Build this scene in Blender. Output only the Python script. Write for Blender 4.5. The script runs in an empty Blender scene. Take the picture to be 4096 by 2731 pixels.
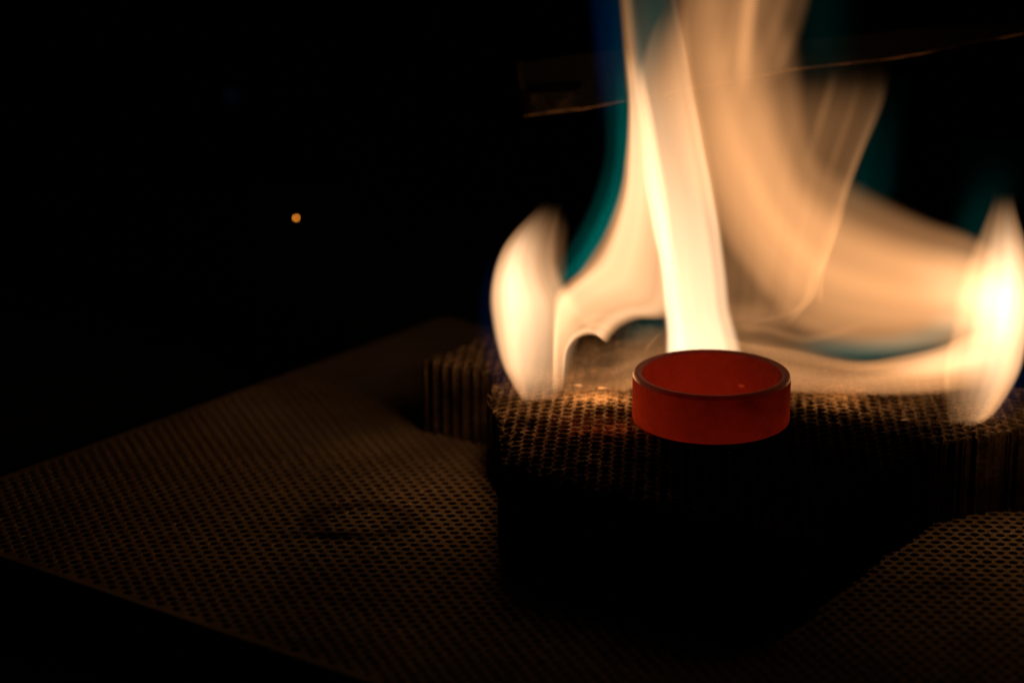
import bpy, bmesh, math, random
import numpy as np
from mathutils import Vector, noise as mnoise

MM = 0.001
rng = np.random.default_rng(7)
random.seed(7)

# ------------------------------------------------------------------ camera, world, exposure
F_PX, PITCH, W_PX, H_PX = 10070.0, math.radians(17.3), 4096, 2731
FWD = np.array([0, math.cos(PITCH), -math.sin(PITCH)])
RT = np.array([1.0, 0, 0])
UP = np.cross(RT, FWD)
ZB, ZT = 6.0, 18.0                      # top of the board, top of the block (mm)


def ray(x, y):
    return FWD + RT * (x - W_PX / 2) / F_PX - UP * (y - H_PX / 2) / F_PX


CAM = np.array([0, 0, 25.0]) - ray(2847, 1488) * 350.5


def at_z(x, y, z):                      # where the sight line of a pixel meets the height z
    d = ray(x, y)
    return CAM + d * ((z - CAM[2]) / d[2])


def at_y(x, y, Y):                      # ... or the upright plane at depth Y
    d = ray(x, y)
    return CAM + d * ((Y - CAM[1]) / d[1])


sc = bpy.context.scene
col = sc.collection
cam_d = bpy.data.cameras.new('camera')
cam = bpy.data.objects.new('camera', cam_d)
col.objects.link(cam)
cam.location = [c * MM for c in CAM]
cam.rotation_euler = (math.pi / 2 - PITCH, 0, 0)
cam_d.sensor_width = 36.0
cam_d.lens = F_PX / W_PX * 36.0
cam_d.clip_start = 0.01
cam_d.clip_end = 20.0
cam_d.dof.use_dof = True
cam_d.dof.focus_distance = 0.343
cam_d.dof.aperture_fstop = 14.0
sc.camera = cam

world = bpy.data.worlds.new('World')
sc.world = world
world.use_nodes = True
world.node_tree.nodes['Background'].inputs[0].default_value = (0.5, 0.6, 0.8, 1)
world.node_tree.nodes['Background'].inputs[1].default_value = 0.0004
sc.view_settings.view_transform = 'Standard'
sc.view_settings.look = 'None'
sc.view_settings.exposure = 0.0
sc.view_settings.gamma = 1.0
sc.render.engine = 'CYCLES'
sc.cycles.max_bounces = 6
sc.cycles.transparent_max_bounces = 160
sc.cycles.use_denoising = True
sc.cycles.sample_clamp_direct = 3.0
sc.cycles.sample_clamp_indirect = 3.0


# ------------------------------------------------------------------ helpers
def tag(o, label=None, cat=None, group=None, kind=None):
    if label: o['label'] = label
    if cat: o['category'] = cat
    if group: o['group'] = group
    if kind: o['kind'] = kind
    return o


def empty(name, loc=(0, 0, 0)):
    o = bpy.data.objects.new(name, None)
    o.empty_display_size = 0.01
    o.location = [c * MM for c in loc]
    col.objects.link(o)
    return o


def mesh_obj(name, verts, faces, mat, parent=None, smooth=False, mats=None, midx=None):
    """verts in mm, world space; parents sit unrotated, so their offset is taken out"""
    v = np.asarray(verts, float) * MM
    if parent is not None:
        v = v - np.array(parent.location)
    me = bpy.data.meshes.new(name)
    me.from_pydata(v.tolist(), [], faces if isinstance(faces, list) else faces.tolist())
    for m in (mats or [mat]):
        me.materials.append(m)
    if midx is not None:
        me.polygons.foreach_set('material_index', np.asarray(midx, np.int32))
    if smooth:
        me.polygons.foreach_set('use_smooth', np.ones(len(me.polygons), bool))
    me.update()
    o = bpy.data.objects.new(name, me)
    o.parent = parent
    col.objects.link(o)
    return o


class N:
    """tiny node-tree writer"""

    def __init__(self, name):
        self.m = bpy.data.materials.new(name)
        self.m.use_nodes = True
        self.t = self.m.node_tree
        self.t.nodes.clear()
        self.out = self.t.nodes.new('ShaderNodeOutputMaterial')

    def n(self, kind, **kw):
        nd = self.t.nodes.new(kind)
        for k, v in kw.items():
            if k.startswith('i_'):
                key = k[2:]
                nd.inputs[int(key) if key.isdigit() else key.replace('_', ' ')].default_value = v
            else:
                setattr(nd, k, v)
        return nd

    def l(self, a, b):
        self.t.links.new(a, b)

    def noise(self, scale, detail=4, rough=.6, co=None):
        nd = self.n('ShaderNodeTexNoise', i_Scale=scale, i_Detail=detail, i_Roughness=rough)
        co = co or self.n('ShaderNodeTexCoord').outputs['Object']
        self.l(co, nd.inputs['Vector'])
        return nd.outputs['Fac']

    def ramp(self, fac, stops):
        nd = self.n('ShaderNodeValToRGB')
        els = nd.color_ramp.elements
        while len(els) < len(stops): els.new(.5)
        for e, (p, c) in zip(els, stops):
            e.position = p
            e.color = (*c, 1) if len(c) == 3 else c
        self.l(fac, nd.inputs[0])
        return nd.outputs[0]


def grainy(name, dark, light, scale, rough=.9, bump=.4, bump_scale=2500, metallic=0., spec=.3, lo=.3, hi=.7):
    g = N(name)
    c = g.ramp(g.noise(scale, 6, .7), [(lo, dark), (hi, light)])
    p = g.n('ShaderNodeBsdfPrincipled', i_Roughness=rough, i_Metallic=metallic)
    p.inputs['Specular IOR Level'].default_value = spec
    g.l(c, p.inputs['Base Color'])
    b = g.n('ShaderNodeBump', i_Strength=bump, i_Distance=.0004)
    g.l(g.noise(bump_scale, 5, .7), b.inputs['Height'])
    g.l(b.outputs[0], p.inputs['Normal'])
    g.l(p.outputs[0], g.out.inputs['Surface'])
    return g.m


def smooth01(x):
    x = np.clip(x, 0, 1)
    return x * x * (3 - 2 * x)


def vnoise(x, y, z=0.0):
    return mnoise.noise(Vector((x, y, z)))


# ------------------------------------------------------------------ materials
UU = np.array([0.793, -0.609])          # the board's two edge directions
VV = np.array([0.609, 0.793])


def uv2xy(u, v):
    return u * UU[0] + v * VV[0], u * UU[1] + v * VV[1]


def board_material():
    g = N('fired_clay_board')
    co = g.n('ShaderNodeTexCoord').outputs['Object']
    base = g.ramp(g.noise(60, 5, .6, co), [(.3, (.098, .076, .050)), (.7, (.185, .145, .097))])
    # char marks: an oval ring left by something hot, darker along its lower left, and a few smudges
    total = None
    for (px, py, rx, ry, ang, ringlike, depth) in [(1440, 2080, 7.6, 6.6, .2, True, .55), (1340, 2140, 7.0, 2.0, -.12, False, 1.0), (1580, 2050, 2.8, 3.2, .3, False, .45),
                                                   (1375, 2395, 4.2, 1.5, -.1, False, .5), (700, 2150, 3.5, 1.6, .4, False, .3), (3780, 2330, 3.2, 2.0, .2, False, .4), (1180, 1890, 2.6, 1.2, .5, False, .3)]:
        c = at_z(px, py, ZB) * MM
        mp = g.n('ShaderNodeMapping', vector_type='TEXTURE')
        mp.inputs['Location'].default_value = c
        mp.inputs['Rotation'].default_value = (0, 0, ang)
        mp.inputs['Scale'].default_value = (rx * MM, ry * MM, 1.0)
        nz = g.n('ShaderNodeTexNoise', i_Scale=420., i_Detail=5., i_Roughness=.65)
        g.l(co, nz.inputs['Vector'])
        g.l(co, mp.inputs['Vector'])
        ln = g.n('ShaderNodeVectorMath', operation='LENGTH')
        g.l(mp.outputs[0], ln.inputs[0])
        val = ln.outputs['Value']
        if ringlike:
            sb = g.n('ShaderNodeMath', operation='SUBTRACT', i_1=.88)
            g.l(val, sb.inputs[0])
            ab = g.n('ShaderNodeMath', operation='ABSOLUTE')
            g.l(sb.outputs[0], ab.inputs[0])
            sc4 = g.n('ShaderNodeMath', operation='MULTIPLY', i_1=3.2)
            g.l(ab.outputs[0], sc4.inputs[0])
            val = sc4.outputs[0]
        ad = g.n('ShaderNodeMath', operation='MULTIPLY_ADD')
        g.l(nz.outputs['Fac'], ad.inputs[0])
        ad.inputs[1].default_value = 1.3
        g.l(val, ad.inputs[2])
        r = g.n('ShaderNodeMapRange', i_1=1.0, i_2=1.9, i_3=depth, i_4=0.0)
        g.l(ad.outputs[0], r.inputs[0])
        if total is None:
            total = r.outputs[0]
        else:
            mx = g.n('ShaderNodeMath', operation='MAXIMUM')
            g.l(total, mx.inputs[0]); g.l(r.outputs[0], mx.inputs[1])
            total = mx.outputs[0]
    mix = g.n('ShaderNodeMix', data_type='RGBA')
    g.l(total, mix.inputs[0])
    g.l(base, mix.inputs[6])
    mix.inputs[7].default_value = (.018, .009, .006, 1)
    p = g.n('ShaderNodeBsdfPrincipled', i_Roughness=.9)
    p.inputs['Specular IOR Level'].default_value = .03
    g.l(mix.outputs[2], p.inputs['Base Color'])
    b = g.n('ShaderNodeBump', i_Strength=.25, i_Distance=.0002)
    g.l(g.noise(3000, 4, .7), b.inputs['Height'])
    g.l(b.outputs[0], p.inputs['Normal'])
    g.l(p.outputs[0], g.out.inputs['Surface'])
    return g.m


def block_material():
    g = N('charred_honeycomb_ceramic')
    co = g.n('ShaderNodeTexCoord').outputs['Object']
    big = g.ramp(g.noise(170, 4, .6, co), [(.32, (.018, .014, .010)), (.68, (.10, .078, .054))])
    fine = g.ramp(g.noise(1700, 5, .75, co), [(.34, (.4, .38, .35)), (.66, (1.6, 1.5, 1.4))])
    mul = g.n('ShaderNodeMix', data_type='RGBA', blend_type='MULTIPLY')
    mul.inputs[0].default_value = 1.
    g.l(big, mul.inputs[6]); g.l(fine, mul.inputs[7])
    # sooty patch painted dark to deepen the shade in front of the ring
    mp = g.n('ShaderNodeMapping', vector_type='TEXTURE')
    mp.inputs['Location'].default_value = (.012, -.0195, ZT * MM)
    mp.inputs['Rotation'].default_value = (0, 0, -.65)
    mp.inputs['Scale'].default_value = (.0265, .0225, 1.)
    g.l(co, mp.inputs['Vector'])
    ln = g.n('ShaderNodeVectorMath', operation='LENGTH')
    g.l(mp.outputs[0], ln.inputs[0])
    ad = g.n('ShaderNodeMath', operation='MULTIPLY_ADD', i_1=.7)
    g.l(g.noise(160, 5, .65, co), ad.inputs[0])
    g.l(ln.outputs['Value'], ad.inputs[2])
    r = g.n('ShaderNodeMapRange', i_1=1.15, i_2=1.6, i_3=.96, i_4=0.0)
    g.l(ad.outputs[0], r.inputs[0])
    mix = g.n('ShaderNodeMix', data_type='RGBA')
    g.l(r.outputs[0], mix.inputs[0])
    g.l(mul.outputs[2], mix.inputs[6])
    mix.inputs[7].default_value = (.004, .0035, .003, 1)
    p = g.n('ShaderNodeBsdfPrincipled', i_Roughness=.95)
    p.inputs['Specular IOR Level'].default_value = .0
    g.l(mix.outputs[2], p.inputs['Base Color'])
    b = g.n('ShaderNodeBump', i_Strength=.8, i_Distance=.0003)
    g.l(g.noise(2600, 5, .7, co), b.inputs['Height'])
    g.l(b.outputs[0], p.inputs['Normal'])
    g.l(p.outputs[0], g.out.inputs['Surface'])
    return g.m


M_BOARD = board_material()
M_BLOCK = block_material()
M_BENCH = grainy('dark_bench_top', (.004, .004, .004), (.010, .009, .008), 30, .8, .2, 900)
M_STEEL = grainy('blackened_steel', (.002, .002, .002), (.004, .0035, .003), 400, .8, .3, 2200, .0, .04)
M_EDGE = grainy('steel_edge_glint', (.002, .0015, .001), (.22, .13, .065), 150, .6, .4, 2600, .3, .3, .42, .68)  # golden tone that paints the flame's glint onto the steel edges
M_PLATE = grainy('mottled_steel_plate', (.0004, .0003, .0002), (.05, .03, .014), 330, .7, .9, 2600, .0, .1, .46, .78)  # near-black with scattered golden mottles
M_BOX = grainy('black_plastic', (.0012, .0011, .001), (.002, .0018, .0016), 200, .9, .2, 1500, 0., .02)
M_CRUMB = grainy('pale_flux_crumb', (.08, .06, .04), (.26, .2, .14), 900, .9, .5, 3000)


def glow_material(name, base, emis_lo, emis_hi, strength, spec):
    g = N(name)
    co = g.n('ShaderNodeTexCoord').outputs['Object']
    sx = g.n('ShaderNodeSeparateXYZ')
    g.l(co, sx.inputs[0])
    # hotter on the side that the flame plays on
    r = g.n('ShaderNodeMapRange', i_1=-.011, i_2=.012, i_3=.70, i_4=.18)
    g.l(sx.outputs['X'], r.inputs[0])
    r2 = g.n('ShaderNodeMapRange', i_1=-.011, i_2=.011, i_3=-.22, i_4=.42)
    g.l(sx.outputs['Y'], r2.inputs[0])
    r3 = g.n('ShaderNodeMapRange', i_1=.0, i_2=.007, i_3=.16, i_4=-.12)
    g.l(sx.outputs['Z'], r3.inputs[0])
    s = g.n('ShaderNodeMath', operation='ADD')
    g.l(r.outputs[0], s.inputs[0]); g.l(r2.outputs[0], s.inputs[1])
    s1 = g.n('ShaderNodeMath', operation='ADD')
    g.l(s.outputs[0], s1.inputs[0]); g.l(r3.outputs[0], s1.inputs[1])
    s2 = g.n('ShaderNodeMath', operation='MULTIPLY_ADD')
    g.l(g.noise(230, 6, .62, co), s2.inputs[0])
    s2.inputs[1].default_value = .62
    g.l(s1.outputs[0], s2.inputs[2])
    s3 = g.n('ShaderNodeMath', operation='SUBTRACT', i_1=.28)
    g.l(s2.outputs[0], s3.inputs[0])
    em = g.ramp(s3.outputs[0], [(0., emis_lo), (1., emis_hi)])
    p = g.n('ShaderNodeBsdfPrincipled', i_Roughness=.7, i_Metallic=.0)
    p.inputs['Specular IOR Level'].default_value = spec
    g.l(g.ramp(g.noise(900, 4, .7, co), [(.35, base), (.75, tuple(2.2 * c for c in base))]), p.inputs['Base Color'])
    g.l(em, p.inputs['Emission Color'])
    p.inputs['Emission Strength'].default_value = strength
    b = g.n('ShaderNodeBump', i_Strength=.25, i_Distance=.0002)
    g.l(g.noise(2200, 4, .7, co), b.inputs['Height'])
    g.l(b.outputs[0], p.inputs['Normal'])
    g.l(p.outputs[0], g.out.inputs['Surface'])
    return g.m


M_HOT = glow_material('red_hot_metal', (.02, .007, .004), (.017, .0003, .0001), (.135, .0050, .0008), 1.0, .0)
M_RIM = glow_material('scaled_hot_rim', (.007, .004, .002), (.016, .0003, .0001), (.060, .0022, .0005), 1.0, .12)


def flame_material(name, color, coef):
    """glowing gas: it gives off light through its depth and hides nothing behind it"""
    g = N(name)
    e = g.n('ShaderNodeEmission')
    e.inputs[0].default_value = (*color, 1)
    e.inputs[1].default_value = coef
    g.l(e.outputs[0], g.out.inputs['Volume'])
    t = g.n('ShaderNodeBsdfTransparent')
    s = g.n('ShaderNodeEmission')
    s.inputs[0].default_value = (*color, 1)
    s.inputs[1].default_value = .0002
    a = g.n('ShaderNodeAddShader')
    g.l(t.outputs[0], a.inputs[0]); g.l(s.outputs[0], a.inputs[1])
    g.l(a.outputs[0], g.out.inputs['Surface'])
    return g.m, coef


AMBER = flame_material('amber_flame_gas', (1.0, .445, .165), 130.)
CREAM = flame_material('hot_cream_flame_gas', (1.0, .675, .40), 170.)
TEAL = flame_material('teal_flame_gas', (.0, .80, .66), 22.)
BLUE = flame_material('blue_flame_gas', (.01, .22, 1.0), 14.)

# ------------------------------------------------------------------ bench
bench = mesh_obj('bench_top', [(-900, -600, 0), (900, -600, 0), (900, 1500, 0), (-900, 1500, 0)], [[0, 1, 2, 3]], M_BENCH)
tag(bench, kind='structure')


# ------------------------------------------------------------------ perforated board
def build_board():
    u0, u1, v0, v1 = -86.5, 101.5, -75.2, 47.2
    pu, pv, r = 1.455, 1.90, .585
    mu, mv = 1.0, .8
    nu = int((u1 - u0 - 2 * mu) / pu)
    nv = int((v1 - v0 - 2 * mv - pv / 2) / pv)
    K = 12
    ang = np.arange(K) * 2 * math.pi / K + math.pi / K * 0
    # outline of the tile: K points on the rectangle, at the same bearings
    ca, sa = np.cos(ang), np.sin(ang)
    tt = np.minimum((pu / 2) / np.maximum(abs(ca), 1e-9), (pv / 2) / np.maximum(abs(sa), 1e-9))
    ou, ov = ca * tt, sa * tt
    ca_, sa_ = np.array([1, 1, -1, -1]), np.array([1, -1, -1, 1])
    # put the four nearest outline points on the corners
    for cu, cv in ((pu / 2, pv / 2), (-pu / 2, pv / 2), (-pu / 2, -pv / 2), (pu / 2, -pv / 2)):
        k = np.argmin((ou - cu) ** 2 + (ov - cv) ** 2)
        ou[k], ov[k] = cu, cv
    V, Fq = [], []
    zt, zb = ZB, 4.7
    off = 0
    for i in range(nu):
        uc = u0 + mu + (i + .5) * pu
        sh = pv / 2 if i % 2 else 0.
        for j in range(nv):
            vc = v0 + mv + (j + .5) * pv + sh
            rr = r * (1 + .05 * rng.standard_normal())
            du, dv = .03 * rng.standard_normal(2)
            hu, hv = uc + du + rr * ca, vc + dv + rr * sa
            ring_o = np.stack([uc + ou, vc + ov, np.full(K, zt)], 1)
            ring_i = np.stack([hu, hv, np.full(K, zt - .05)], 1)
            ring_b = np.stack([uc + du + rr * .95 * ca, vc + dv + rr * .95 * sa, np.full(K, zb)], 1)
            V.append(ring_o); V.append(ring_i); V.append(ring_b)
            k = np.arange(K); k2 = (k + 1) % K
            Fq.append(np.stack([off + k, off + k2, off + K + k2, off + K + k], 1))
            Fq.append(np.stack([off + K + k, off + K + k2, off + 2 * K + k2, off + 2 * K + k], 1))
            off += 3 * K
    caps = [list(range(h * 3 * K + 2 * K, h * 3 * K + 3 * K)) for h in range(off // (3 * K))]
    V = np.concatenate(V); Fq = np.concatenate(Fq)
    # plain margin: left and right strips, and each row's two ends
    mv_, mf_ = [], []

    def quad(a, b, c, d, z=zt):
        n = off + len(mv_)
        for q in (a, b, c, d):
            mv_.append((*q, z) if len(q) == 2 else q)
        mf_.append((n, n + 1, n + 2, n + 3))
    ui, uo = u0 + mu, u0 + mu + nu * pu
    quad((u0, v0), (ui, v0), (ui, v1), (u0, v1))
    quad((uo, v0), (u1, v0), (u1, v1), (uo, v1))
    for i in range(nu):
        a = u0 + mu + i * pu; b = a + pu
        sh = pv / 2 if i % 2 else 0.
        va = v0 + mv + sh; vb = va + nv * pv
        quad((a, v0), (b, v0), (b, va), (a, va))
        quad((a, vb), (b, vb), (b, v1), (a, v1))
    cs = [(u0, v0), (u1, v0), (u1, v1), (u0, v1)]
    for k in range(4):
        a, b = cs[k], cs[(k + 1) % 4]
        quad((*a, 0.), (*b, 0.), (*b, zt), (*a, zt))
    V = np.concatenate([V, np.array(mv_)]); Fq = np.concatenate([Fq, np.array(mf_)])
    x, y = uv2xy(V[:, 0], V[:, 1])
    o = mesh_obj('perforated_board', np.stack([x, y, V[:, 2]], 1), Fq.tolist() + caps, M_BOARD)
    tag(o, 'pale perforated soldering board with rows of round holes and charred marks', 'soldering board')
    return o


build_board()

# ------------------------------------------------------------------ broken honeycomb block
POLY = [(-50.4, -1.9), (-44, -1.5), (-37, -1.2), (-33.5, -6.5), (-30.5, -11.8), (-25, -16.5), (-21.3, -20.6), (-16.7, -25.9), (-12.3, -32.4),
        (3, -31.8), (19.9, -31.2), (33.2, -30.6), (31.5, -16), (30.4, -3.5), (30.1, 11.7), (33, 18.5), (37, 23.2), (44, 25.5), (56, 28), (55, 43),
        (28, 40.5), (1.5, 36.2), (-32, 33.5), (-50, 33.0)]
PX = np.array([uv2xy(*p) for p in POLY])


def inside(x, y):
    jx = x + .6 * vnoise(x * .45, y * .45, 3.1) + .35 * vnoise(x * 1.7, y * 1.7, 13.1)
    jy = y + .6 * vnoise(x * .45, y * .45, 9.7) + .35 * vnoise(x * 1.7, y * 1.7, 19.7)
    c = False
    n = len(PX)
    j = n - 1
    for i in range(n):
        xi, yi = PX[i]; xj, yj = PX[j]
        if (yi > jy) != (yj > jy) and jx < (xj - xi) * (jy - yi) / (yj - yi) + xi:
            c = not c
        j = i
    return c


def edge_dist(x, y):
    best = 1e9
    n = len(PX)
    for i in range(n):
        a, b = PX[i], PX[(i + 1) % n]
        ab = b - a
        t = max(0, min(1, ((x - a[0]) * ab[0] + (y - a[1]) * ab[1]) / (ab @ ab)))
        best = min(best, math.hypot(x - a[0] - t * ab[0], y - a[1] - t * ab[1]))
    return best


def build_block():
    d = 1.80
    rot = math.radians(4.0)
    # neighbours lie along the columns (towards the camera) at distance d
    e1 = np.array([math.sin(rot), math.cos(rot)]) * d
    e2 = np.array([math.cos(rot - math.radians(30) + 0), -math.sin(rot - math.radians(30))]) * d
    K = 12
    base = math.atan2(e1[1], e1[0])
    ang = base + np.arange(K) * math.pi / 6         # even k: mid of a hex side, odd k: corner
    ro = np.where(np.arange(K) % 2 == 0, d / 2, d / math.sqrt(3))
    V, Fq = [], []
    cache = {}

    def top_z(x, y):
        e = edge_dist(x, y)
        z = ZT + .10 * vnoise(x * .9, y * .9, 1.) + .10 * vnoise(x * 2.9, y * 2.9, 5.)
        if e < 2.2:
            w = (1 - e / 2.2)
            z -= w * (.2 + .9 * max(0., vnoise(x * .8, y * .8, 2.) + .25) + .5 * max(0., vnoise(x * 2.2, y * 2.2, 6.)))
        return z

    def add(p):
        V.append(p)
        return len(V) - 1
    ncell = 0
    lo, hi = PX.min(0) - 3, PX.max(0) + 3
    inv = np.linalg.inv(np.stack([e1, e2], 1))
    corners = np.array([inv @ np.array(c) for c in ((lo[0], lo[1]), (lo[0], hi[1]), (hi[0], lo[1]), (hi[0], hi[1]))])
    for i in range(int(corners[:, 0].min()) - 1, int(corners[:, 0].max()) + 2):
        for j in range(int(corners[:, 1].min()) - 1, int(corners[:, 1].max()) + 2):
            c = i * e1 + j * e2
            if not (lo[0] < c[0] < hi[0] and lo[1] < c[1] < hi[1]):
                continue
            ed = edge_dist(*c)
            deep = inside(*c) and ed > 2.2
            if not deep and not inside(*c) and ed > 1.4:
                continue
            keep = np.ones(K, bool)
            nb = np.ones(K, bool)
            if not deep:
                for k in range(K):
                    am = ang[k] + math.pi / 12
                    q = c + .80 * np.array([math.cos(am), math.sin(am)])
                    keep[k] = inside(*q)
                    # mirror over the hex side this sector lies on -> the neighbour's sector
                    side = ang[k] if k % 2 == 0 else ang[(k + 1) % K]
                    nrm = np.array([math.cos(side), math.sin(side)])
                    q2 = q + nrm * 2 * (d / 2 - (q - c) @ nrm)
                    nb[k] = inside(*q2)
            if not keep.any():
                continue
            ncell += 1
            rr = .66 * (1 + .06 * rng.standard_normal())
            jc = c + .045 * rng.standard_normal(2)
            wob = 1 + .08 * rng.standard_normal(K)
            O, Mi, I, Bt, Ob = [], [], [], [], []
            for k in range(K):
                dirv = np.array([math.cos(ang[k]), math.sin(ang[k])])
                po = c + ro[k] * dirv
                pi_ = jc + rr * wob[k] * dirv
                pm = po * .45 + pi_ * .55
                O.append(add((*po, top_z(*po))))
                Mi.append(add((*pm, top_z(*pm) + .04 * rng.standard_normal())))
                I.append(add((*pi_, top_z(*pi_) - .22)))
                pb = jc + rr * dirv
                Bt.append(add((*pb, ZB + .02)))
                Ob.append(add((*po, ZB + .02)))
            for k in range(K):
                if not keep[k]:
                    continue
                k2 = (k + 1) % K
                Fq.append((O[k], O[k2], Mi[k2], Mi[k]))
                Fq.append((Mi[k], Mi[k2], I[k2], I[k]))
                Fq.append((I[k], I[k2], Bt[k2], Bt[k]))
                if not nb[k]:
                    Fq.append((Ob[k], Ob[k2], O[k2], O[k]))
                if not keep[k - 1]:
                    Fq.append((Ob[k], O[k], Mi[k], Bt[k])); Fq.append((Bt[k], Mi[k], I[k]))
                if not keep[k2]:
                    Fq.append((Bt[k2], Mi[k2], O[k2], Ob[k2])); Fq.append((Bt[k2], I[k2], Mi[k2]))
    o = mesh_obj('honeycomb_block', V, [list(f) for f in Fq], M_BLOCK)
    tag(o, 'charred honeycomb ceramic block with broken corners, under the glowing ring', 'soldering block')
    return o


build_block()

# ------------------------------------------------------------------ red hot ring
def lathe(profile, seg=128):
    n = len(profile)
    V = [(r * math.cos(2 * math.pi * s / seg), r * math.sin(2 * math.pi * s / seg), z) for s in range(seg) for r, z in profile]
    Fc = []
    for s in range(seg):
        s2 = (s + 1) % seg
        for k in range(n):
            k2 = (k + 1) % n
            Fc.append([s * n + k, s2 * n + k, s2 * n + k2, s * n + k2])
    return V, Fc


def build_ring():
    z0 = ZT + .08
    root = empty('ring', (0, 0, z0))
    tag(root, 'red hot plain metal ring band standing on the honeycomb block', 'ring')
    band = [(9.75, 6.65), (9.58, 6.3), (9.5, 5.6), (9.45, 3.5), (9.42, .4), (9.6, .05), (10.0, 0), (10.6, .02), (10.9, .2), (11.0, .6), (11.0, 3.0), (11.0, 6.1), (10.98, 6.42)]
    rim = [(10.98, 6.42), (10.93, 6.62), (10.8, 6.80), (10.6, 6.93), (10.4, 6.98), (10.2, 6.96), (9.95, 6.86), (9.75, 6.65)]

    def strip(name, prof, mat, seg=160):
        V, n = [], len(prof)
        for s in range(seg):
            a = 2 * math.pi * s / seg
            for r, z in prof:
                w = .03 * vnoise(3 * math.cos(a), 3 * math.sin(a), z * .3) + .02 * vnoise(14 * math.cos(a), 14 * math.sin(a), z)
                V.append(((r + w) * math.cos(a), (r + w) * math.sin(a), z0 + z))
        Fc = [[s * n + k, ((s + 1) % seg) * n + k, ((s + 1) % seg) * n + k + 1, s * n + k + 1] for s in range(seg) for k in range(n - 1)]
        o = mesh_obj(name, V, Fc, mat, root, smooth=True)
        return o
    strip('band', band, M_HOT)
    strip('rim', rim, M_RIM)
    # small bead of solder stuck inside the band
    g = N('glowing_solder')
    p = g.n('ShaderNodeBsdfPrincipled', i_Roughness=.4)
    p.inputs['Base Color'].default_value = (.2, .1, .05, 1)
    p.inputs['Emission Color'].default_value = (.22, .014, .003, 1)
    p.inputs['Emission Strength'].default_value = 1.
    g.l(p.outputs[0], g.out.inputs['Surface'])
    d = ray(2966, 1543)
    ts = np.linspace(330, 380, 4000)
    pts = CAM + ts[:, None] * d
    rad = np.hypot(pts[:, 0], pts[:, 1])
    ok = np.where((rad < 9.35))[0]
    c = pts[ok[-1]]
    V, Fc = blob(c, .32, (1.6, .7, .6), 3)
    b = mesh_obj('solder_bead', V, Fc, g.m, root, smooth=True)
    b['label'] = 'brighter bead stuck on the inner face'
    # added red lamp beside the ring, boosting its glow on the cells
    for (x, y, z, w) in ((-14.8, -4.5, 21.6, .0012),):
        ld = bpy.data.lights.new('ring_glow_fill', 'POINT')
        ld.energy = w
        ld.color = (1, .16, .04)
        ld.shadow_soft_size = 1.6 * MM
        lo = bpy.data.objects.new('ring_glow_fill', ld)
        lo.parent = root
        lo.location = Vector((x * MM, y * MM, z * MM)) - root.location
        col.objects.link(lo)


def blob(c, r, stretch=(1, 1, 1), seed=0, sub=2):
    bm = bmesh.new()
    bmesh.ops.create_icosphere(bm, subdivisions=sub, radius=1)
    V = []
    for v in bm.verts:
        k = 1 + .35 * vnoise(v.co.x * 1.7 + seed, v.co.y * 1.7, v.co.z * 1.7) + .2 * vnoise(v.co.x * 4 + seed, v.co.y * 4, v.co.z * 4)
        V.append((c[0] + v.co.x * r * k * stretch[0], c[1] + v.co.y * r * k * stretch[1], c[2] + v.co.z * r * k * stretch[2]))
    bm.verts.index_update()
    Fc = [[v.index for v in f.verts] for f in bm.faces]
    bm.free()
    return V, Fc


build_ring()

# ------------------------------------------------------------------ crumbs lying on the block
CR = [(3622, 1680, .50, (1.2, .8, .35), 'pale oblong crumb lying alone on the block between ring and flame'),
      (2921, 1812, .20, (1, .9, .7), 'tiny pale crumb on the block in front of the ring'),
      (2470, 1372, .30, (1.2, .9, .6), 'small glowing crumb on the block behind the left flame arch'),
      (2408, 1552, .42, (1.5, .8, .4), 'thin bright flake on the block beside the ring'),
      (2310, 1541, .40, (1.6, .7, .4), 'curved pale flake on the block near the base of the flame lobe')]
for i, (x, y, r, st, lab) in enumerate(CR):
    c = at_z(x, y, ZT + r * st[2] * .7)
    V, Fc = blob(c, r, st, i * 5.1)
    o = mesh_obj('crumb', V, Fc, M_CRUMB)
    tag(o, lab, 'crumb', 'crumbs on the honeycomb block')


# ------------------------------------------------------------------ steel tool behind the flame
def prism(pts, y0, y1, bev=.5):
    """outline in the upright plane (x,z), with a chamfered front edge"""
    P = np.array(pts)
    n = len(P)
    c = P.mean(0)
    nx = []
    for i in range(n):
        a, b = P[i - 1], P[(i + 1) % n]
        t = (b - a) / np.linalg.norm(b - a)
        nrm = np.array([t[1], -t[0]])
        nx.append(nrm)
    nx = np.array(nx)
    area = sum(P[i - 1][0] * P[i][1] - P[i][0] * P[i - 1][1] for i in range(n))
    if area < 0: nx = -nx
    inn = P - nx * bev
    V = [(p[0], y0, p[1]) for p in inn] + [(p[0], y0 + bev, p[1]) for p in P] + [(p[0], y1, p[1]) for p in P]
    Fc = [list(range(n)), list(range(3 * n - 1, 2 * n - 1, -1))]
    for r in (0, 1):
        for i in range(n):
            j = (i + 1) % n
            Fc.append([r * n + i, r * n + j, (r + 1) * n + j, (r + 1) * n + i])
    return V, Fc


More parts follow.
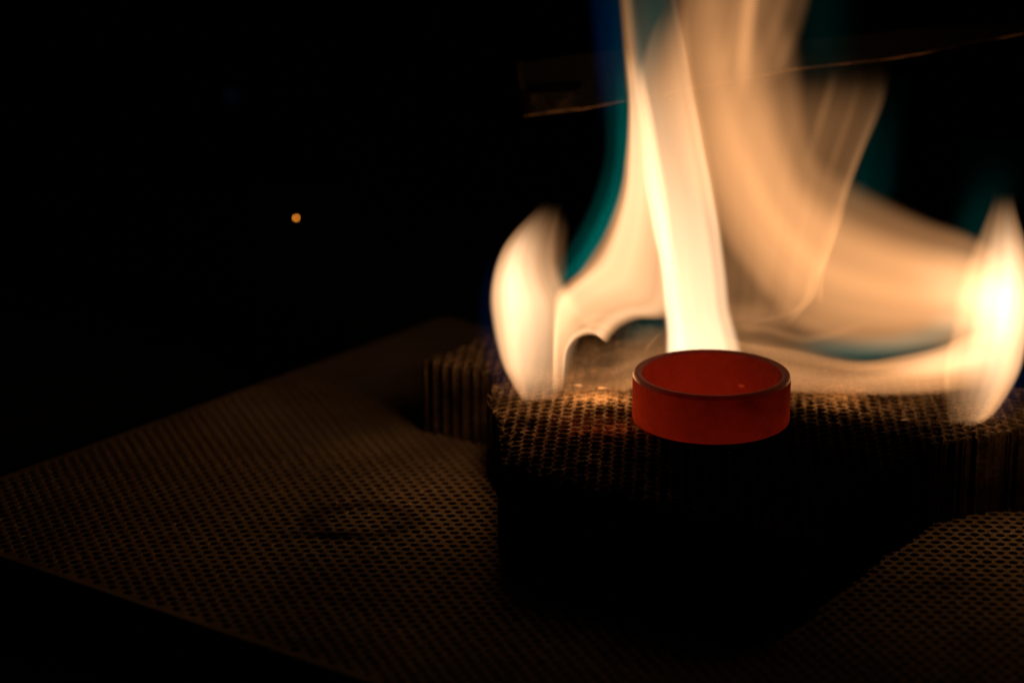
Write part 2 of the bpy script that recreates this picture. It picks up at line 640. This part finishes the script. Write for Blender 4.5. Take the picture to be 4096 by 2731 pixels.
def build_tool():
    Y = 38.
    root = empty('steel_tool', (90, Y, 0))
    tag(root, 'dark tapering steel tool reaching across behind the flame above the block', 'tool')
    bot = [(2095, 470), (2330, 443), (2480, 414), (2640, 385), (2900, 335), (3180, 283), (3330, 266), (3530, 247), (3700, 219), (3900, 176), (4060, 148), (4300, 96)]
    top = [(4300, 40), (4000, 95), (3800, 98), (3620, 108), (3360, 140), (3150, 152), (2900, 166), (2600, 183), (2330, 206), (2060, 246), (2078, 350)]
    q = [at_y(x, y, Y) for x, y in bot + top]
    V, Fc = prism([(p[0], p[2]) for p in q], Y, Y + 3.5, .35)
    n = len(q)
    mi = [0] * len(Fc)
    for k in range(len(bot) - 1):               # lower edge, with its glint painted on
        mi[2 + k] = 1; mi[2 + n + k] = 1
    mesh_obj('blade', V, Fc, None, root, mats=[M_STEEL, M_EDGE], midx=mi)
    pl = [at_y(x, y, Y - 1.2) for x, y in [(2108, 470), (2220, 458), (2334, 443), (2330, 345), (2220, 352), (2112, 364)]]
    V, Fc = prism([(p[0], p[2]) for p in pl], Y - 1.2, Y - .01, .7)
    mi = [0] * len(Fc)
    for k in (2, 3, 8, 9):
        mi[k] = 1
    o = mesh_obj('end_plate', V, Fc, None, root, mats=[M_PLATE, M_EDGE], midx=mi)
    o['label'] = 'squared plate on the thick end'
    pl = [at_y(x, y, Y - .6) for x, y in [(2062, 247), (2092, 243), (2098, 350), (2078, 350)]]
    V, Fc = prism([(p[0], p[2]) for p in pl], Y - .6, Y - .01, .15)
    mesh_obj('end_lip', V, Fc, M_PLATE, root)
    # stand that carries it, beyond the right edge of the picture
    V, Fc = [], []
    seg = 24
    e = at_y(4290, 70, Y)

    def tube(p, z0, z1, r):
        n = len(V)
        for z in (z0, z1):
            for s in range(seg):
                a = 2 * math.pi * s / seg
                V.append((p[0] + r * math.cos(a), p[1] + r * math.sin(a), z))
        for s in range(seg):
            s2 = (s + 1) % seg
            Fc.append([n + s, n + s2, n + seg + s2, n + seg + s])
        Fc.append([n + seg + s for s in range(seg)])
        Fc.append([n + s for s in range(seg)][::-1])
    tube((e[0] + 1.5, Y + 1.75), 0.02, e[2] + 9, 2.6)
    mesh_obj('post', V, Fc, M_STEEL, root, smooth=False)


build_tool()


# ------------------------------------------------------------------ specks of light far back, made as glowing discs on added boxes
def light_point(px, py, color, strength, r, label, size, hz):
    p = at_z(px, py, hz)
    root = empty('bench_light_point', (p[0], p[1] + size[1] / 2, 0))
    tag(root, label, 'point of light', 'points of light on the bench')
    x0, x1, y0, y1 = p[0] - size[0] / 2, p[0] + size[0] / 2, p[1], p[1] + size[1]
    V, Fc = prism([(x0, 0.02), (x1, .02), (x1, size[2]), (x0, size[2])], y0, y1, .6)
    mesh_obj('added_box', V, Fc, M_BOX, root)
    g = N('lit_disc')
    e = g.n('ShaderNodeEmission')
    e.inputs[0].default_value = (*color, 1)
    e.inputs[1].default_value = strength
    g.l(e.outputs[0], g.out.inputs['Surface'])
    V, Fc = [], []
    seg = 16
    for k, rr in ((0, 1.), (.6, .8), (.9, .4)):
        for s in range(seg):
            a = 2 * math.pi * s / seg
            V.append((p[0] + r * rr * math.cos(a), p[1] - k * r, p[2] + r * rr * math.sin(a)))
    for k in (0, 1):
        for s in range(seg):
            Fc.append([k * seg + s, k * seg + (s + 1) % seg, (k + 1) * seg + (s + 1) % seg, (k + 1) * seg + s])
    Fc.append([2 * seg + s for s in range(seg)])
    mesh_obj('lens', V, Fc, g.m, root, smooth=True)  # small lit disc standing in for a glint


light_point(1185, 872, (1.0, .30, .03), 6.5, .2, 'small amber point of light on an added dark box behind the board', (16, 14, 34), 28.)
light_point(925, 382, (.25, .45, 1.0), .009, .9, 'very faint blue point of light far back on the dark bench', (12, 10, 30), 22.)

# ------------------------------------------------------------------ the flame
flame = empty('torch_flame', (0, 14, ZT))
tag(flame, 'bright amber torch flame rising behind the ring, curling up in a lobe on each side', 'flame')


def cr_interp(arr, t):
    """Catmull-Rom through the rows of arr at t in 0..1"""
    n = len(arr)
    x = np.clip(t, 0, 1) * (n - 1)
    i = np.minimum(np.floor(x).astype(int), n - 2)
    f = (x - i)[:, None]
    p0 = arr[np.maximum(i - 1, 0)]; p1 = arr[i]; p2 = arr[i + 1]; p3 = arr[np.minimum(i + 2, n - 1)]
    return .5 * (2 * p1 + (p2 - p0) * f + (2 * p0 - 5 * p1 + 4 * p2 - p3) * f ** 2 + (3 * p1 - p0 - 3 * p2 + p3) * f ** 3)


def prof_eval(prof, s):
    xs = np.array([p[0] for p in prof]); ys = np.array([p[1] for p in prof])
    i = np.clip(np.searchsorted(xs, s, 'right') - 1, 0, len(xs) - 2)
    f = smooth01((s - xs[i]) / (xs[i + 1] - xs[i]))
    return ys[i] * (1 - f) + ys[i + 1] * f


def tongue(name, gas, stations, prof, prof2=None, streak=0., sfreq=9., seed=0., nS=56, nT=110, bend=0., label=None):
    """A body of glowing gas. Stations: left x,y, right x,y (pixels of the sight lines), depth Y in mm and brightness;
    brightness becomes the real thickness of the gas at that place."""
    mat, coef = gas
    st = np.array(stations, float)
    st[:, 4] += .043 * len(flame.children)          # no two bodies share a skin
    ln = np.hypot(np.diff((st[:, 0] + st[:, 2]) / 2), np.diff((st[:, 1] + st[:, 3]) / 2)) + 1
    t = np.linspace(0, 1, nT)
    st[:, 5] = np.sqrt(st[:, 5])                    # brightness dies away gently at the ends
    a = cr_interp(st, t)
    a[:, 5] = np.maximum(a[:, 5], 0) ** 2
    # denser rows of s near the edges
    s = .5 - .5 * np.cos(np.linspace(0, math.pi, nS))
    s = .6 * s + .4 * np.linspace(0, 1, nS)
    P1 = prof_eval(prof, s)
    P2 = prof_eval(prof2, s) if prof2 else P1
    Vf, Vb = [], []
    for k in range(nT):
        Lx, Ly, Rx, Ry, Y, amp = a[k]
        amp = max(amp, 0.)
        p = P1 * (1 - t[k]) + P2 * t[k]
        if streak:
            q = np.array([vnoise(ss * sfreq + seed, t[k] * 1.6 + seed * .7, seed) + .6 * vnoise(ss * sfreq * 2.7 + seed, t[k] * 2.1, seed + 4) for ss in s])
            p = p * np.clip(1 + streak * q, .05, 3)
        T = np.maximum(amp * p / coef * 1000., .004)
        for m in range(nS):
            x = Lx + (Rx - Lx) * s[m]; y = Ly + (Ry - Ly) * s[m]
            Yc = Y + bend * (1 - (2 * s[m] - 1) ** 2)
            c = at_y(x, y, Yc)
            d = ray(x, y); d = d / d[1]
            Vf.append(c - d * T[m] / 2); Vb.append(c + d * T[m] / 2)
    V = np.array(Vf + Vb)
    n = nS * nT
    Fc = []
    for k in range(nT - 1):
        for m in range(nS - 1):
            q = [k * nS + m, k * nS + m + 1, (k + 1) * nS + m + 1, (k + 1) * nS + m]
            for tr in ((q[0], q[1], q[2]), (q[0], q[2], q[3])):
                Fc.append(list(tr))
                Fc.append([n + i for i in tr[::-1]])
    for k in range(nT - 1):
        for m in (0, nS - 1):
            i, j = k * nS + m, (k + 1) * nS + m
            Fc.append([i, j, n + j, n + i] if m == 0 else [j, i, n + i, n + j])
    for m in range(nS - 1):
        for k in (0, nT - 1):
            i, j = k * nS + m, k * nS + m + 1
            Fc.append([j, i, n + i, n + j] if k == 0 else [i, j, n + j, n + i])
    # outward facing: check the sign of the volume
    tri = []
    for f in Fc[:]:
        tri.append((f[0], f[1], f[2]))
        if len(f) == 4: tri.append((f[0], f[2], f[3]))
    tri = np.array(tri)
    vol = np.einsum('ij,ij->i', V[tri[:, 0]], np.cross(V[tri[:, 1]], V[tri[:, 2]])).sum()
    if vol < 0:
        Fc = [f[::-1] for f in Fc]
    o = mesh_obj(name, V, Fc, mat, flame, smooth=False)
    if label: o['label'] = label
    return o


SOFT = [(0, 0), (.5, 1), (1, 0)]
# the upright jet behind the ring
tongue('flame_column', CREAM, [
    (2655, 1450, 2985, 1440, 15, 1.6), (2658, 1340, 2955, 1330, 17, 1.6), (2650, 1240, 2928, 1240, 18, 1.5), (2640, 1121, 2915, 1120, 18, 1.4), (2626, 1027, 2902, 1020, 18, 1.3),
    (2606, 943, 2890, 930, 18, 1.22), (2587, 840, 2872, 830, 18, 1.1), (2568, 728, 2852, 720, 18, .92), (2560, 600, 2825, 600, 18, .72),
    (2547, 470, 2800, 470, 18, .52), (2530, 370, 2778, 370, 18, .34), (2518, 260, 2758, 260, 18, .17), (2500, 140, 2738, 140, 18, .10),
    (2485, 0, 2712, 0, 18, .06), (2465, -150, 2690, -150, 18, .04), (2445, -300, 2670, -300, 18, .0)],
    [(0, 0), (.10, .95), (.2, 1.2), (.36, .95), (.6, .85), (.72, .8), (.86, .45), (1, 0)],
    [(0, 0), (.10, .5), (.16, .9), (.3, .35), (.6, .25), (.82, .4), (.92, .8), (1, 0)], streak=.08, sfreq=4, seed=2.2, nT=140)
tongue('flame_column', AMBER, [
    (2650, 1400, 2970, 1400, 21, .30), (2640, 1240, 2935, 1240, 21, .35), (2620, 1050, 2915, 1050, 21, .45), (2585, 850, 2890, 850, 21, .55), (2555, 680, 2860, 680, 21, .6), (2540, 540, 2835, 540, 21, .55),
    (2530, 420, 2810, 420, 21, .50), (2535, 320, 2790, 320, 21, .42), (2560, 220, 2775, 220, 21, .26), (2600, 110, 2770, 110, 21, .1), (2660, 0, 2770, 0, 21, 0)],
    [(0, 0), (.18, .9), (.4, .9), (.7, .85), (.86, .6), (1, 0)], [(0, 0), (.2, .5), (.5, .9), (.8, .8), (1, 0)], nS=40)
# left arm that joins the column to the left lobe
ARM = [(2200, 1620, 2256, 1590, 13, .0), (2206, 1500, 2262, 1470, 13, .34), (2208, 1400, 2272, 1402, 13, .6), (2208, 1320, 2302, 1362, 13, .75), (2208, 1270, 2332, 1347, 13.5, .82), (2208, 1230, 2366, 1342, 14, .85), (2210, 1190, 2400, 1351, 14, .92), (2219, 1160, 2430, 1374, 14, 1.0),
       (2240, 1138, 2455, 1344, 14.5, 1.0), (2270, 1112, 2490, 1312, 15, 1.0), (2313, 1072, 2558, 1285, 15, 1.05), (2360, 1003, 2690, 1270, 16, 1.02), (2406, 929, 2705, 1130, 16, 1.0), (2452, 818, 2700, 980, 17, 1.0),
       (2478, 725, 2690, 850, 17, 1.0), (2490, 640, 2670, 720, 18, .95), (2500, 538, 2645, 590, 18, .85), (2504, 421, 2620, 460, 18, .62), (2500, 300, 2590, 320, 18, .25), (2488, 180, 2555, 190, 18, 0)]
tongue('flame_arm', AMBER, ARM, [(0, 0), (.16, .75), (.28, .85), (.5, .66), (.75, .72), (.88, .85), (1, 0)],
       [(0, 0), (.2, .9), (.5, 1), (.7, .7), (1, 0)], streak=.10, sfreq=6, seed=5., nT=180)
tongue('flame_arm', CREAM, [(*s[:5], s[5] * .85) for s in ARM],
       [(0, 0), (.08, .06), (.17, .5), (.29, .2), (.5, .06), (.7, .15), (.83, .75), (.93, .1), (1, 0)],
       [(0, 0), (.1, .12), (.24, .95), (.40, .95), (.6, .6), (.8, .2), (1, 0)], seed=1., nT=180)
# left lobe
LOBE = [(2118, 1648, 2165, 1640, 8.0, 0), (2078, 1590, 2205, 1612, 8.6, .34), (2040, 1530, 2245, 1585, 9, .68), (2003, 1458, 2275, 1520, 9.5, 1.0), (1975, 1364, 2310, 1400, 10, 1.15), (1958, 1270, 2335, 1290, 10, 1.3), (1952, 1200, 2325, 1210, 10, 1.4),
        (1958, 1130, 2272, 1130, 10, 1.35), (1975, 1055, 2244, 1060, 10, 1.1), (2004, 985, 2238, 990, 10, .78), (2046, 925, 2240, 930, 10, .45), (2096, 872, 2246, 878, 10, .17), (2165, 805, 2250, 815, 10, 0)]
tongue('flame_lobe', CREAM, [(*s[:5], s[5] * (1, .15, .4, .7, .9, 1, 1.05, 1.05, .95, .75, .4, .15, 0)[i]) for i, s in enumerate(LOBE)],
       [(0, 0), (.09, .45), (.18, 1.0), (.34, .65), (.55, .32), (.8, .22), (1, 0)],
       [(0, 0), (.12, .2), (.30, 1.1), (.5, .7), (.68, .2), (1, 0)], streak=.12, sfreq=4, seed=3.)
tongue('flame_lobe', AMBER, [(*s[:5], s[5] * .62) for s in LOBE], [(0, 0), (.10, 1.1), (.22, 1.1), (.40, .50), (.62, .30), (.82, .22), (1, 0)],
       [(0, 0), (.16, .8), (.4, 1.1), (.6, .85), (.8, .6), (1, 0)], streak=.15, sfreq=5, seed=8.)
tongue('flame_lobe', AMBER, [(2180, 1230, 2290, 1230, 10.6, 0), (2176, 1120, 2282, 1120, 10.6, .09), (2176, 1030, 2280, 1030, 10.6, .10), (2180, 960, 2284, 960, 10.6, .07), (2190, 900, 2284, 900, 10.6, .03), (2215, 830, 2260, 830, 10.6, 0)], SOFT, streak=.3, sfreq=4, seed=9., nS=30)
# right arm: from the right lobe up across to the head of the flame
tongue('flame_arm', AMBER, [
    (4060, 1050, 4020, 1400, -3, .5), (3910, 930, 3870, 1400, 1, 1.2), (3715, 855, 3660, 1420, 7, 1.1), (3560, 780, 3440, 1420, 13, 1.0), (3420, 700, 3200, 1350, 18, .92),
    (3280, 600, 2990, 1130, 22, .88), (3240, 430, 2810, 880, 24, .87), (3230, 300, 2700, 680, 24, .80), (3210, 160, 2640, 440, 24, .60),
    (3150, 40, 2640, 220, 24, .36), (3120, -90, 2660, 40, 24, .26), (3100, -230, 2680, -130, 24, .15), (3110, -360, 2690, -280, 24, 0)],
    [(0, 0), (.16, .25), (.40, .92), (.55, 1), (.71, .68), (.87, .28), (1, 0)], [(0, 0), (.2, .16), (.45, .65), (.62, 1), (.78, .75), (1, 0)], streak=.12, sfreq=3, seed=6., nT=140)
# thin sheet between the column and the slanting edge on the right
tongue('flame_sheet', AMBER, [
    (2880, 1360, 3140, 1330, 22, .0), (2870, 1280, 3210, 1250, 22, .18), (2862, 1200, 3262, 1190, 22, .27), (2856, 1100, 3283, 1112, 22, .30), (2846, 1000, 3326, 1005, 22, .28),
    (2836, 880, 3371, 880, 22, .25), (2818, 750, 3408, 760, 22, .22), (2796, 600, 3469, 600, 22, .19), (2776, 470, 3522, 480, 22, .15), (2764, 370, 3555, 390, 22, .075), (2755, 290, 3565, 310, 22, .010), (2746, 200, 3570, 230, 22, 0)],
    [(0, 0), (.1, .55), (.5, .7), (.85, .75), (.945, 1.05), (.98, .8), (1, 0)], [(0, 0), (.2, .6), (.3, .9), (.5, .95), (.7, .9), (.85, .75), (.93, .7), (1, 0)], streak=.3, sfreq=6, seed=11., nS=90)
# lower stream hugging the block
tongue('flame_stream', AMBER, [
    (2840, 1310, 2880, 1545, 17, .0), (2930, 1345, 2950, 1560, 15.5, .30), (3040, 1372, 3040, 1580, 14, .42), (3180, 1390, 3180, 1590, 12.2, .45), (3330, 1424, 3340, 1600, 12, .42), (3450, 1436, 3450, 1600, 11.5, .55),
    (3600, 1412, 3600, 1590, 10, .85), (3740, 1380, 3740, 1585, 7, 1.15), (3850, 1335, 3840, 1575, 3, 1.0), (3960, 1290, 3940, 1570, -1, .4), (4010, 1300, 3990, 1560, -3, 0)],
    [(0, 0), (.10, .5), (.3, .65), (.65, .95), (.82, .7), (1, 0)], [(0, 0), (.25, .8), (.48, 1.1), (.7, .5), (1, 0)], streak=.15, sfreq=4, seed=14.)
# haze of flame over the block left of the ring and behind it
tongue('flame_stream', AMBER, [
    (2215, 1430, 2215, 1600, 12.5, .0), (2270, 1400, 2270, 1598, 12.5, .10), (2350, 1345, 2350, 1590, 13, .12), (2430, 1352, 2430, 1585, 13, .15), (2510, 1320, 2510, 1580, 13.2, .26), (2590, 1280, 2590, 1570, 15, .28),
    (2680, 1280, 2680, 1550, 17, .2), (2760, 1300, 2760, 1520, 18, 0)], [(0, 0), (.3, .45), (.6, .8), (.85, 1.0), (1, 0)], streak=.2, sfreq=5, seed=17.)
tongue('flame_sheet', AMBER, [
    (2860, 1180, 2870, 1400, 20, .0), (2930, 1170, 2940, 1410, 20, .20), (3050, 1180, 3060, 1415, 19, .20), (3180, 1190, 3190, 1420, 19, .17), (3320, 1190, 3330, 1440, 17, .13), (3480, 1190, 3480, 1450, 15, .10), (3640, 1180, 3640, 1440, 12, .08), (3760, 1200, 3760, 1420, 9, 0)],
    [(0, 0), (.5, 1), (.8, .7), (1, 0)], streak=.3, sfreq=3, seed=31.)
# right lobe
RL = [(3815, 1735, 3870, 1735, -2.0, 0), (3790, 1690, 3925, 1698, -1.5, .40), (3780, 1630, 3990, 1648, -1, .70), (3768, 1545, 4050, 1562, -1, .90), (3770, 1455, 4090, 1482, -1.5, 1.1), (3782, 1380, 4112, 1397, -2, 1.3), (3796, 1280, 4134, 1300, -2.5, 1.6), (3812, 1180, 4148, 1200, -3, 1.65),
      (3838, 1090, 4142, 1100, -3.5, 1.3), (3872, 1005, 4124, 1005, -4, .90), (3906, 930, 4100, 925, -4, .52), (3938, 855, 4078, 850, -4, .22), (3970, 770, 4060, 770, -4, 0)]
tongue('flame_lobe', CREAM, [(*s[:5], s[5] * (1, .1, .25, .5, .85, 1, 1.05, 1.05, 1, .8, .5, .25, 0)[i]) for i, s in enumerate(RL)],
       [(0, 0), (.2, .08), (.5, .25), (.76, .85), (.9, .45), (1, 0)], [(0, 0), (.22, .15), (.46, .75), (.64, 1.15), (.84, .35), (1, 0)], streak=.12, sfreq=4, seed=21.)
tongue('flame_lobe', AMBER, [(*s[:5], s[5] * .58) for s in RL], [(0, 0), (.12, .14), (.35, .28), (.62, .6), (.84, 1.5), (.92, 1.0), (1, 0)], [(0, 0), (.2, .7), (.5, 1.1), (.8, .9), (1, 0)], streak=.2, sfreq=4, seed=23.)
# where the arm runs into the lobe
tongue('flame_sheet', CREAM, [
    (4080, 980, 4080, 1380, -2.5, 0), (4000, 990, 4000, 1400, -1, .40), (3900, 985, 3900, 1390, 2, .42), (3800, 960, 3800, 1370, 5, .26), (3700, 930, 3700, 1340, 8, .10), (3580, 880, 3580, 1300, 12, 0)],
    [(0, 0), (.2, .3), (.5, 1), (.75, .5), (1, 0)], nT=60)
tongue('flame_stream', CREAM, [
    (3520, 1420, 3520, 1520, 10.4, 0), (3640, 1405, 3640, 1530, 8.6, .16), (3760, 1370, 3760, 1530, 5, .40), (3860, 1330, 3860, 1530, 1.5, .45), (3960, 1290, 3950, 1520, -1.5, .2), (4020, 1270, 4010, 1500, -2.5, 0)],
    SOFT, nT=60)
# head of the flame, leaving the picture at the top
tongue('flame_head', AMBER, [
    (2600, 400, 3010, 440, 22, 0), (2640, 230, 3170, 270, 22, .15), (2680, 60, 3240, 80, 22, .19), (2700, -100, 3270, -100, 22, .18), (2720, -280, 3220, -280, 22, .12), (2780, -500, 3170, -500, 22, .0)],
    [(0, 0), (.25, .8), (.5, 1), (.7, .7), (.85, .5), (1, 0)], [(0, 0), (.3, .5), (.55, 1), (.68, 1.2), (.78, .7), (.9, .5), (1, 0)], streak=.35, sfreq=5, seed=27.)
tongue('flame_streak', AMBER, [
    (2900, 490, 3000, 490, 20, 0), (2915, 330, 3025, 330, 20, .16), (2928, 180, 3032, 180, 20, .28), (2950, 0, 3052, 0, 20, .34), (2970, -150, 3070, -150, 20, .3), (2990, -320, 3090, -320, 20, 0)], SOFT, nS=24)
tongue('flame_streak', AMBER, [
    (2490, 420, 2575, 420, 18, 0), (2490, 300, 2566, 300, 18, .34), (2480, 160, 2552, 160, 18, .27), (2468, 20, 2540, 20, 18, .18), (2456, -120, 2528, -120, 18, .12), (2440, -300, 2510, -300, 18, 0)], SOFT, nS=24)
tongue('flame_streak', AMBER, [
    (3262, 1240, 3300, 1240, 21, 0), (3256, 1170, 3296, 1170, 21, .14), (3260, 1100, 3300, 1100, 21, .18), (3284, 1030, 3322, 1030, 21, .18), (3310, 960, 3348, 960, 21, .13), (3340, 880, 3376, 880, 21, .08), (3370, 780, 3408, 780, 21, 0)],
       [(0, 0), (.6, 1), (.85, .8), (1, 0)], nS=24)
# fine bright lines where thin sheets of gas are seen edge-on
def filament(pts, w, Y, seed=0.):
    pts = np.array(pts, float)
    tn = np.gradient(pts[:, :2], axis=0)
    tn /= np.linalg.norm(tn, axis=1)[:, None]
    nr = np.stack([tn[:, 1], -tn[:, 0]], 1)
    pts[:, 2] *= .72
    ww = np.broadcast_to(w, (len(pts),))
    st = [(p[0] - n[0] * q, p[1] - n[1] * q, p[0] + n[0] * q, p[1] + n[1] * q, Y, p[2]) for p, n, q in zip(pts, nr, ww)]
    tongue('flame_streak', AMBER, st, SOFT, nS=18, nT=70)


filament([(3262, 1000, 0), (3250, 1080, .05), (3238, 1150, .09), (3214, 1212, .10), (3160, 1252, .08), (3090, 1272, .07), (3010, 1290, .05), (2940, 1310, 0)], 16, 20)
filament([(2920, 1300, 0), (2990, 1312, .12), (3070, 1318, .12), (3150, 1342, .13), (3230, 1356, .14), (3320, 1340, .10), (3420, 1306, .06), (3520, 1270, 0)], 26, 18)
filament([(2940, 1372, 0), (3020, 1385, .20), (3120, 1402, .22), (3230, 1420, .2), (3340, 1446, .2), (3440, 1462, .25), (3560, 1468, .28), (3680, 1462, .3), (3780, 1430, .25), (3860, 1390, 0)], 36, 12)
filament([(3545, 300, 0), (3505, 430, .03), (3455, 560, .08), (3408, 680, .12), (3370, 790, .12), (3335, 900, .08), (3310, 980, 0)], 24, 21.5)
filament([(3345, 260, 0), (3320, 360, .06), (3288, 460, .11), (3258, 560, .10), (3230, 660, .06), (3205, 760, 0)], 34, 22.5)
filament([(3445, 290, 0), (3410, 420, .035), (3370, 540, .06), (3330, 660, .05), (3300, 760, 0)], 30, 22.8)
filament([(3190, 60, 0), (3150, 160, .05), (3120, 260, .06), (3100, 340, 0)], 40, 23)
filament([(3170, -260, 0), (3150, -120, .05), (3130, 0, .08), (3090, 150, .07), (3070, 280, 0)], 46, 23.5)
filament([(2290, 1400, 0), (2310, 1350, .10), (2345, 1312, .13), (2390, 1298, .13), (2430, 1310, .10), (2460, 1335, 0)], 14, 14.4)
filament([(2270, 1380, 0), (2300, 1320, .08), (2345, 1280, .11), (2400, 1262, .10), (2460, 1262, .06), (2520, 1262, 0)], 16, 14.8)
filament([(2570, 1420, 0), (2585, 1395, .10), (2605, 1370, .12), (2630, 1345, .08), (2660, 1325, 0)], 12, 14)
filament([(2400, 1515, 0), (2450, 1490, .07), (2500, 1465, .10), (2550, 1440, .08), (2600, 1400, 0)], 26, 13)
filament([(2222, 1600, 0), (2222, 1500, .2), (2221, 1400, .35), (2222, 1310, .3), (2228, 1220, .15), (2250, 1150, 0)], 16, 13.2)
filament([(3785, 1620, 0), (3786, 1550, .18), (3790, 1480, .25), (3800, 1410, .2), (3825, 1330, .1), (3845, 1250, 0)], 22, 0)
filament([(2712, 60, 0), (2735, 190, .13), (2762, 330, .16), (2790, 480, .16), (2818, 640, .16), (2845, 790, .14), (2868, 920, .12), (2885, 1040, 0)], 14, 17.5)
# blue and green outer gas
tongue('flame_fringe', TEAL, [
    (2190, 1150, 2234, 1196, 12, .0), (2200, 1070, 2268, 1136, 13, .055), (2250, 1000, 2336, 1090, 14, .11), (2300, 915, 2388, 1014, 15, .125), (2345, 825, 2434, 934, 15, .125), (2378, 730, 2480, 834, 16, .11),
    (2405, 620, 2508, 700, 16, .08), (2408, 500, 2526, 550, 17, .075), (2402, 380, 2528, 410, 17, .05), (2392, 250, 2521, 260, 17, .018), (2390, 120, 2506, 120, 17, .008), (2385, -60, 2496, -60, 17, .004), (2380, -250, 2486, -250, 17, 0)],
    [(0, 0), (.35, .2), (.72, .85), (.88, .8), (1, 0)], label='teal outer edge')
tongue('flame_fringe', BLUE, [
    (2370, 560, 2500, 560, 18, 0), (2372, 420, 2510, 420, 18, .006), (2365, 280, 2512, 280, 18, .014), (2352, 140, 2505, 140, 18, .016), (2340, 0, 2492, 0, 18, .014), (2330, -150, 2480, -150, 18, .008), (2325, -300, 2470, -300, 18, 0)],
    [(0, 0), (.35, .8), (.6, 1), (.85, .9), (1, 0)], label='dark blue outer edge')
tongue('flame_fringe', TEAL, [
    (2520, 420, 2600, 420, 20, 0), (2508, 300, 2660, 300, 20, .022), (2500, 170, 2720, 180, 20, .026), (2490, 20, 2740, 20, 20, .024), (2480, -150, 2740, -150, 20, .015), (2470, -300, 2720, -300, 20, 0)], SOFT)
tongue('flame_fringe', TEAL, [
    (3300, 960, 3480, 960, 26, 0), (3340, 780, 3600, 800, 26, .012), (3380, 640, 3620, 660, 26, .010), (3430, 480, 3630, 500, 26, .005), (3480, 300, 3640, 320, 26, 0)], [(0, 0), (.35, 1), (.6, .6), (1, 0)])
tongue('flame_fringe', TEAL, [
    (3060, 420, 3420, 420, 26, 0), (3100, 250, 3450, 260, 26, .004), (3110, 60, 3450, 80, 26, .0045), (3120, -150, 3450, -150, 26, .003), (3130, -350, 3430, -350, 26, 0)], SOFT)
tongue('flame_fringe', TEAL, [
    (3740, 1100, 4030, 1120, 4, 0), (3760, 980, 4040, 1000, 4, .010), (3790, 860, 4050, 870, 4, .011), (3820, 730, 4120, 740, 4, .004), (3850, 560, 4120, 560, 4, 0)], SOFT)
tongue('flame_fringe', TEAL, [
    (3110, 1330, 3130, 1430, 18, 0), (3260, 1320, 3280, 1450, 17, .045), (3420, 1320, 3430, 1470, 15, .075), (3560, 1310, 3560, 1460, 13, .085), (3690, 1270, 3700, 1440, 11, .085), (3790, 1210, 3800, 1410, 8, .07), (3850, 1120, 3860, 1390, 5, 0)], SOFT, label='teal gap over the stream')
tongue('flame_fringe', TEAL, [
    (2420, 1290, 2440, 1430, 17, 0), (2520, 1250, 2520, 1410, 17, .018), (2590, 1245, 2590, 1390, 17, .028), (2660, 1240, 2660, 1370, 18, .018), (2720, 1250, 2720, 1350, 18, 0)], SOFT)
tongue('flame_fringe', BLUE, [
    (2060, 1680, 2140, 1670, 8, 0), (1980, 1580, 2090, 1570, 9, .005), (1935, 1480, 2040, 1490, 9.5, .008), (1910, 1380, 2010, 1390, 10, .009), (1896, 1260, 1992, 1260, 10, .008), (1910, 1120, 2000, 1120, 10, .006), (1940, 980, 2030, 980, 10, 0)], [(0, 0), (.6, .8), (.85, 1), (1, 0)])
tongue('flame_fringe', BLUE, [
    (3880, 1740, 3980, 1740, -2, 0), (3950, 1650, 4070, 1660, -1, .006), (4010, 1560, 4125, 1575, 0, .010), (4055, 1470, 4150, 1485, 0, .009), (4080, 1380, 4170, 1390, 0, .006), (4100, 1280, 4170, 1290, 0, 0)], [(0, 0), (.3, 1), (.6, .5), (1, 0)])

# the light of the hot gas low over the block
for (x, y, z, w, r) in [(-15.5, 8.5, 22.5, .014, 1.6), (18, 8, 22.0, .006, 1.4), (44, -9.5, 27, .0022, 2.5), (-29, 5, 29, .005, 2.5)]:
    ld = bpy.data.lights.new('flame_light', 'POINT')
    ld.energy = w
    ld.color = (1, .44, .15)
    ld.shadow_soft_size = r * MM
    lo = bpy.data.objects.new('flame_light', ld)
    lo.parent = flame
    lo.location = Vector((x * MM, y * MM, z * MM)) - flame.location
    col.objects.link(lo)
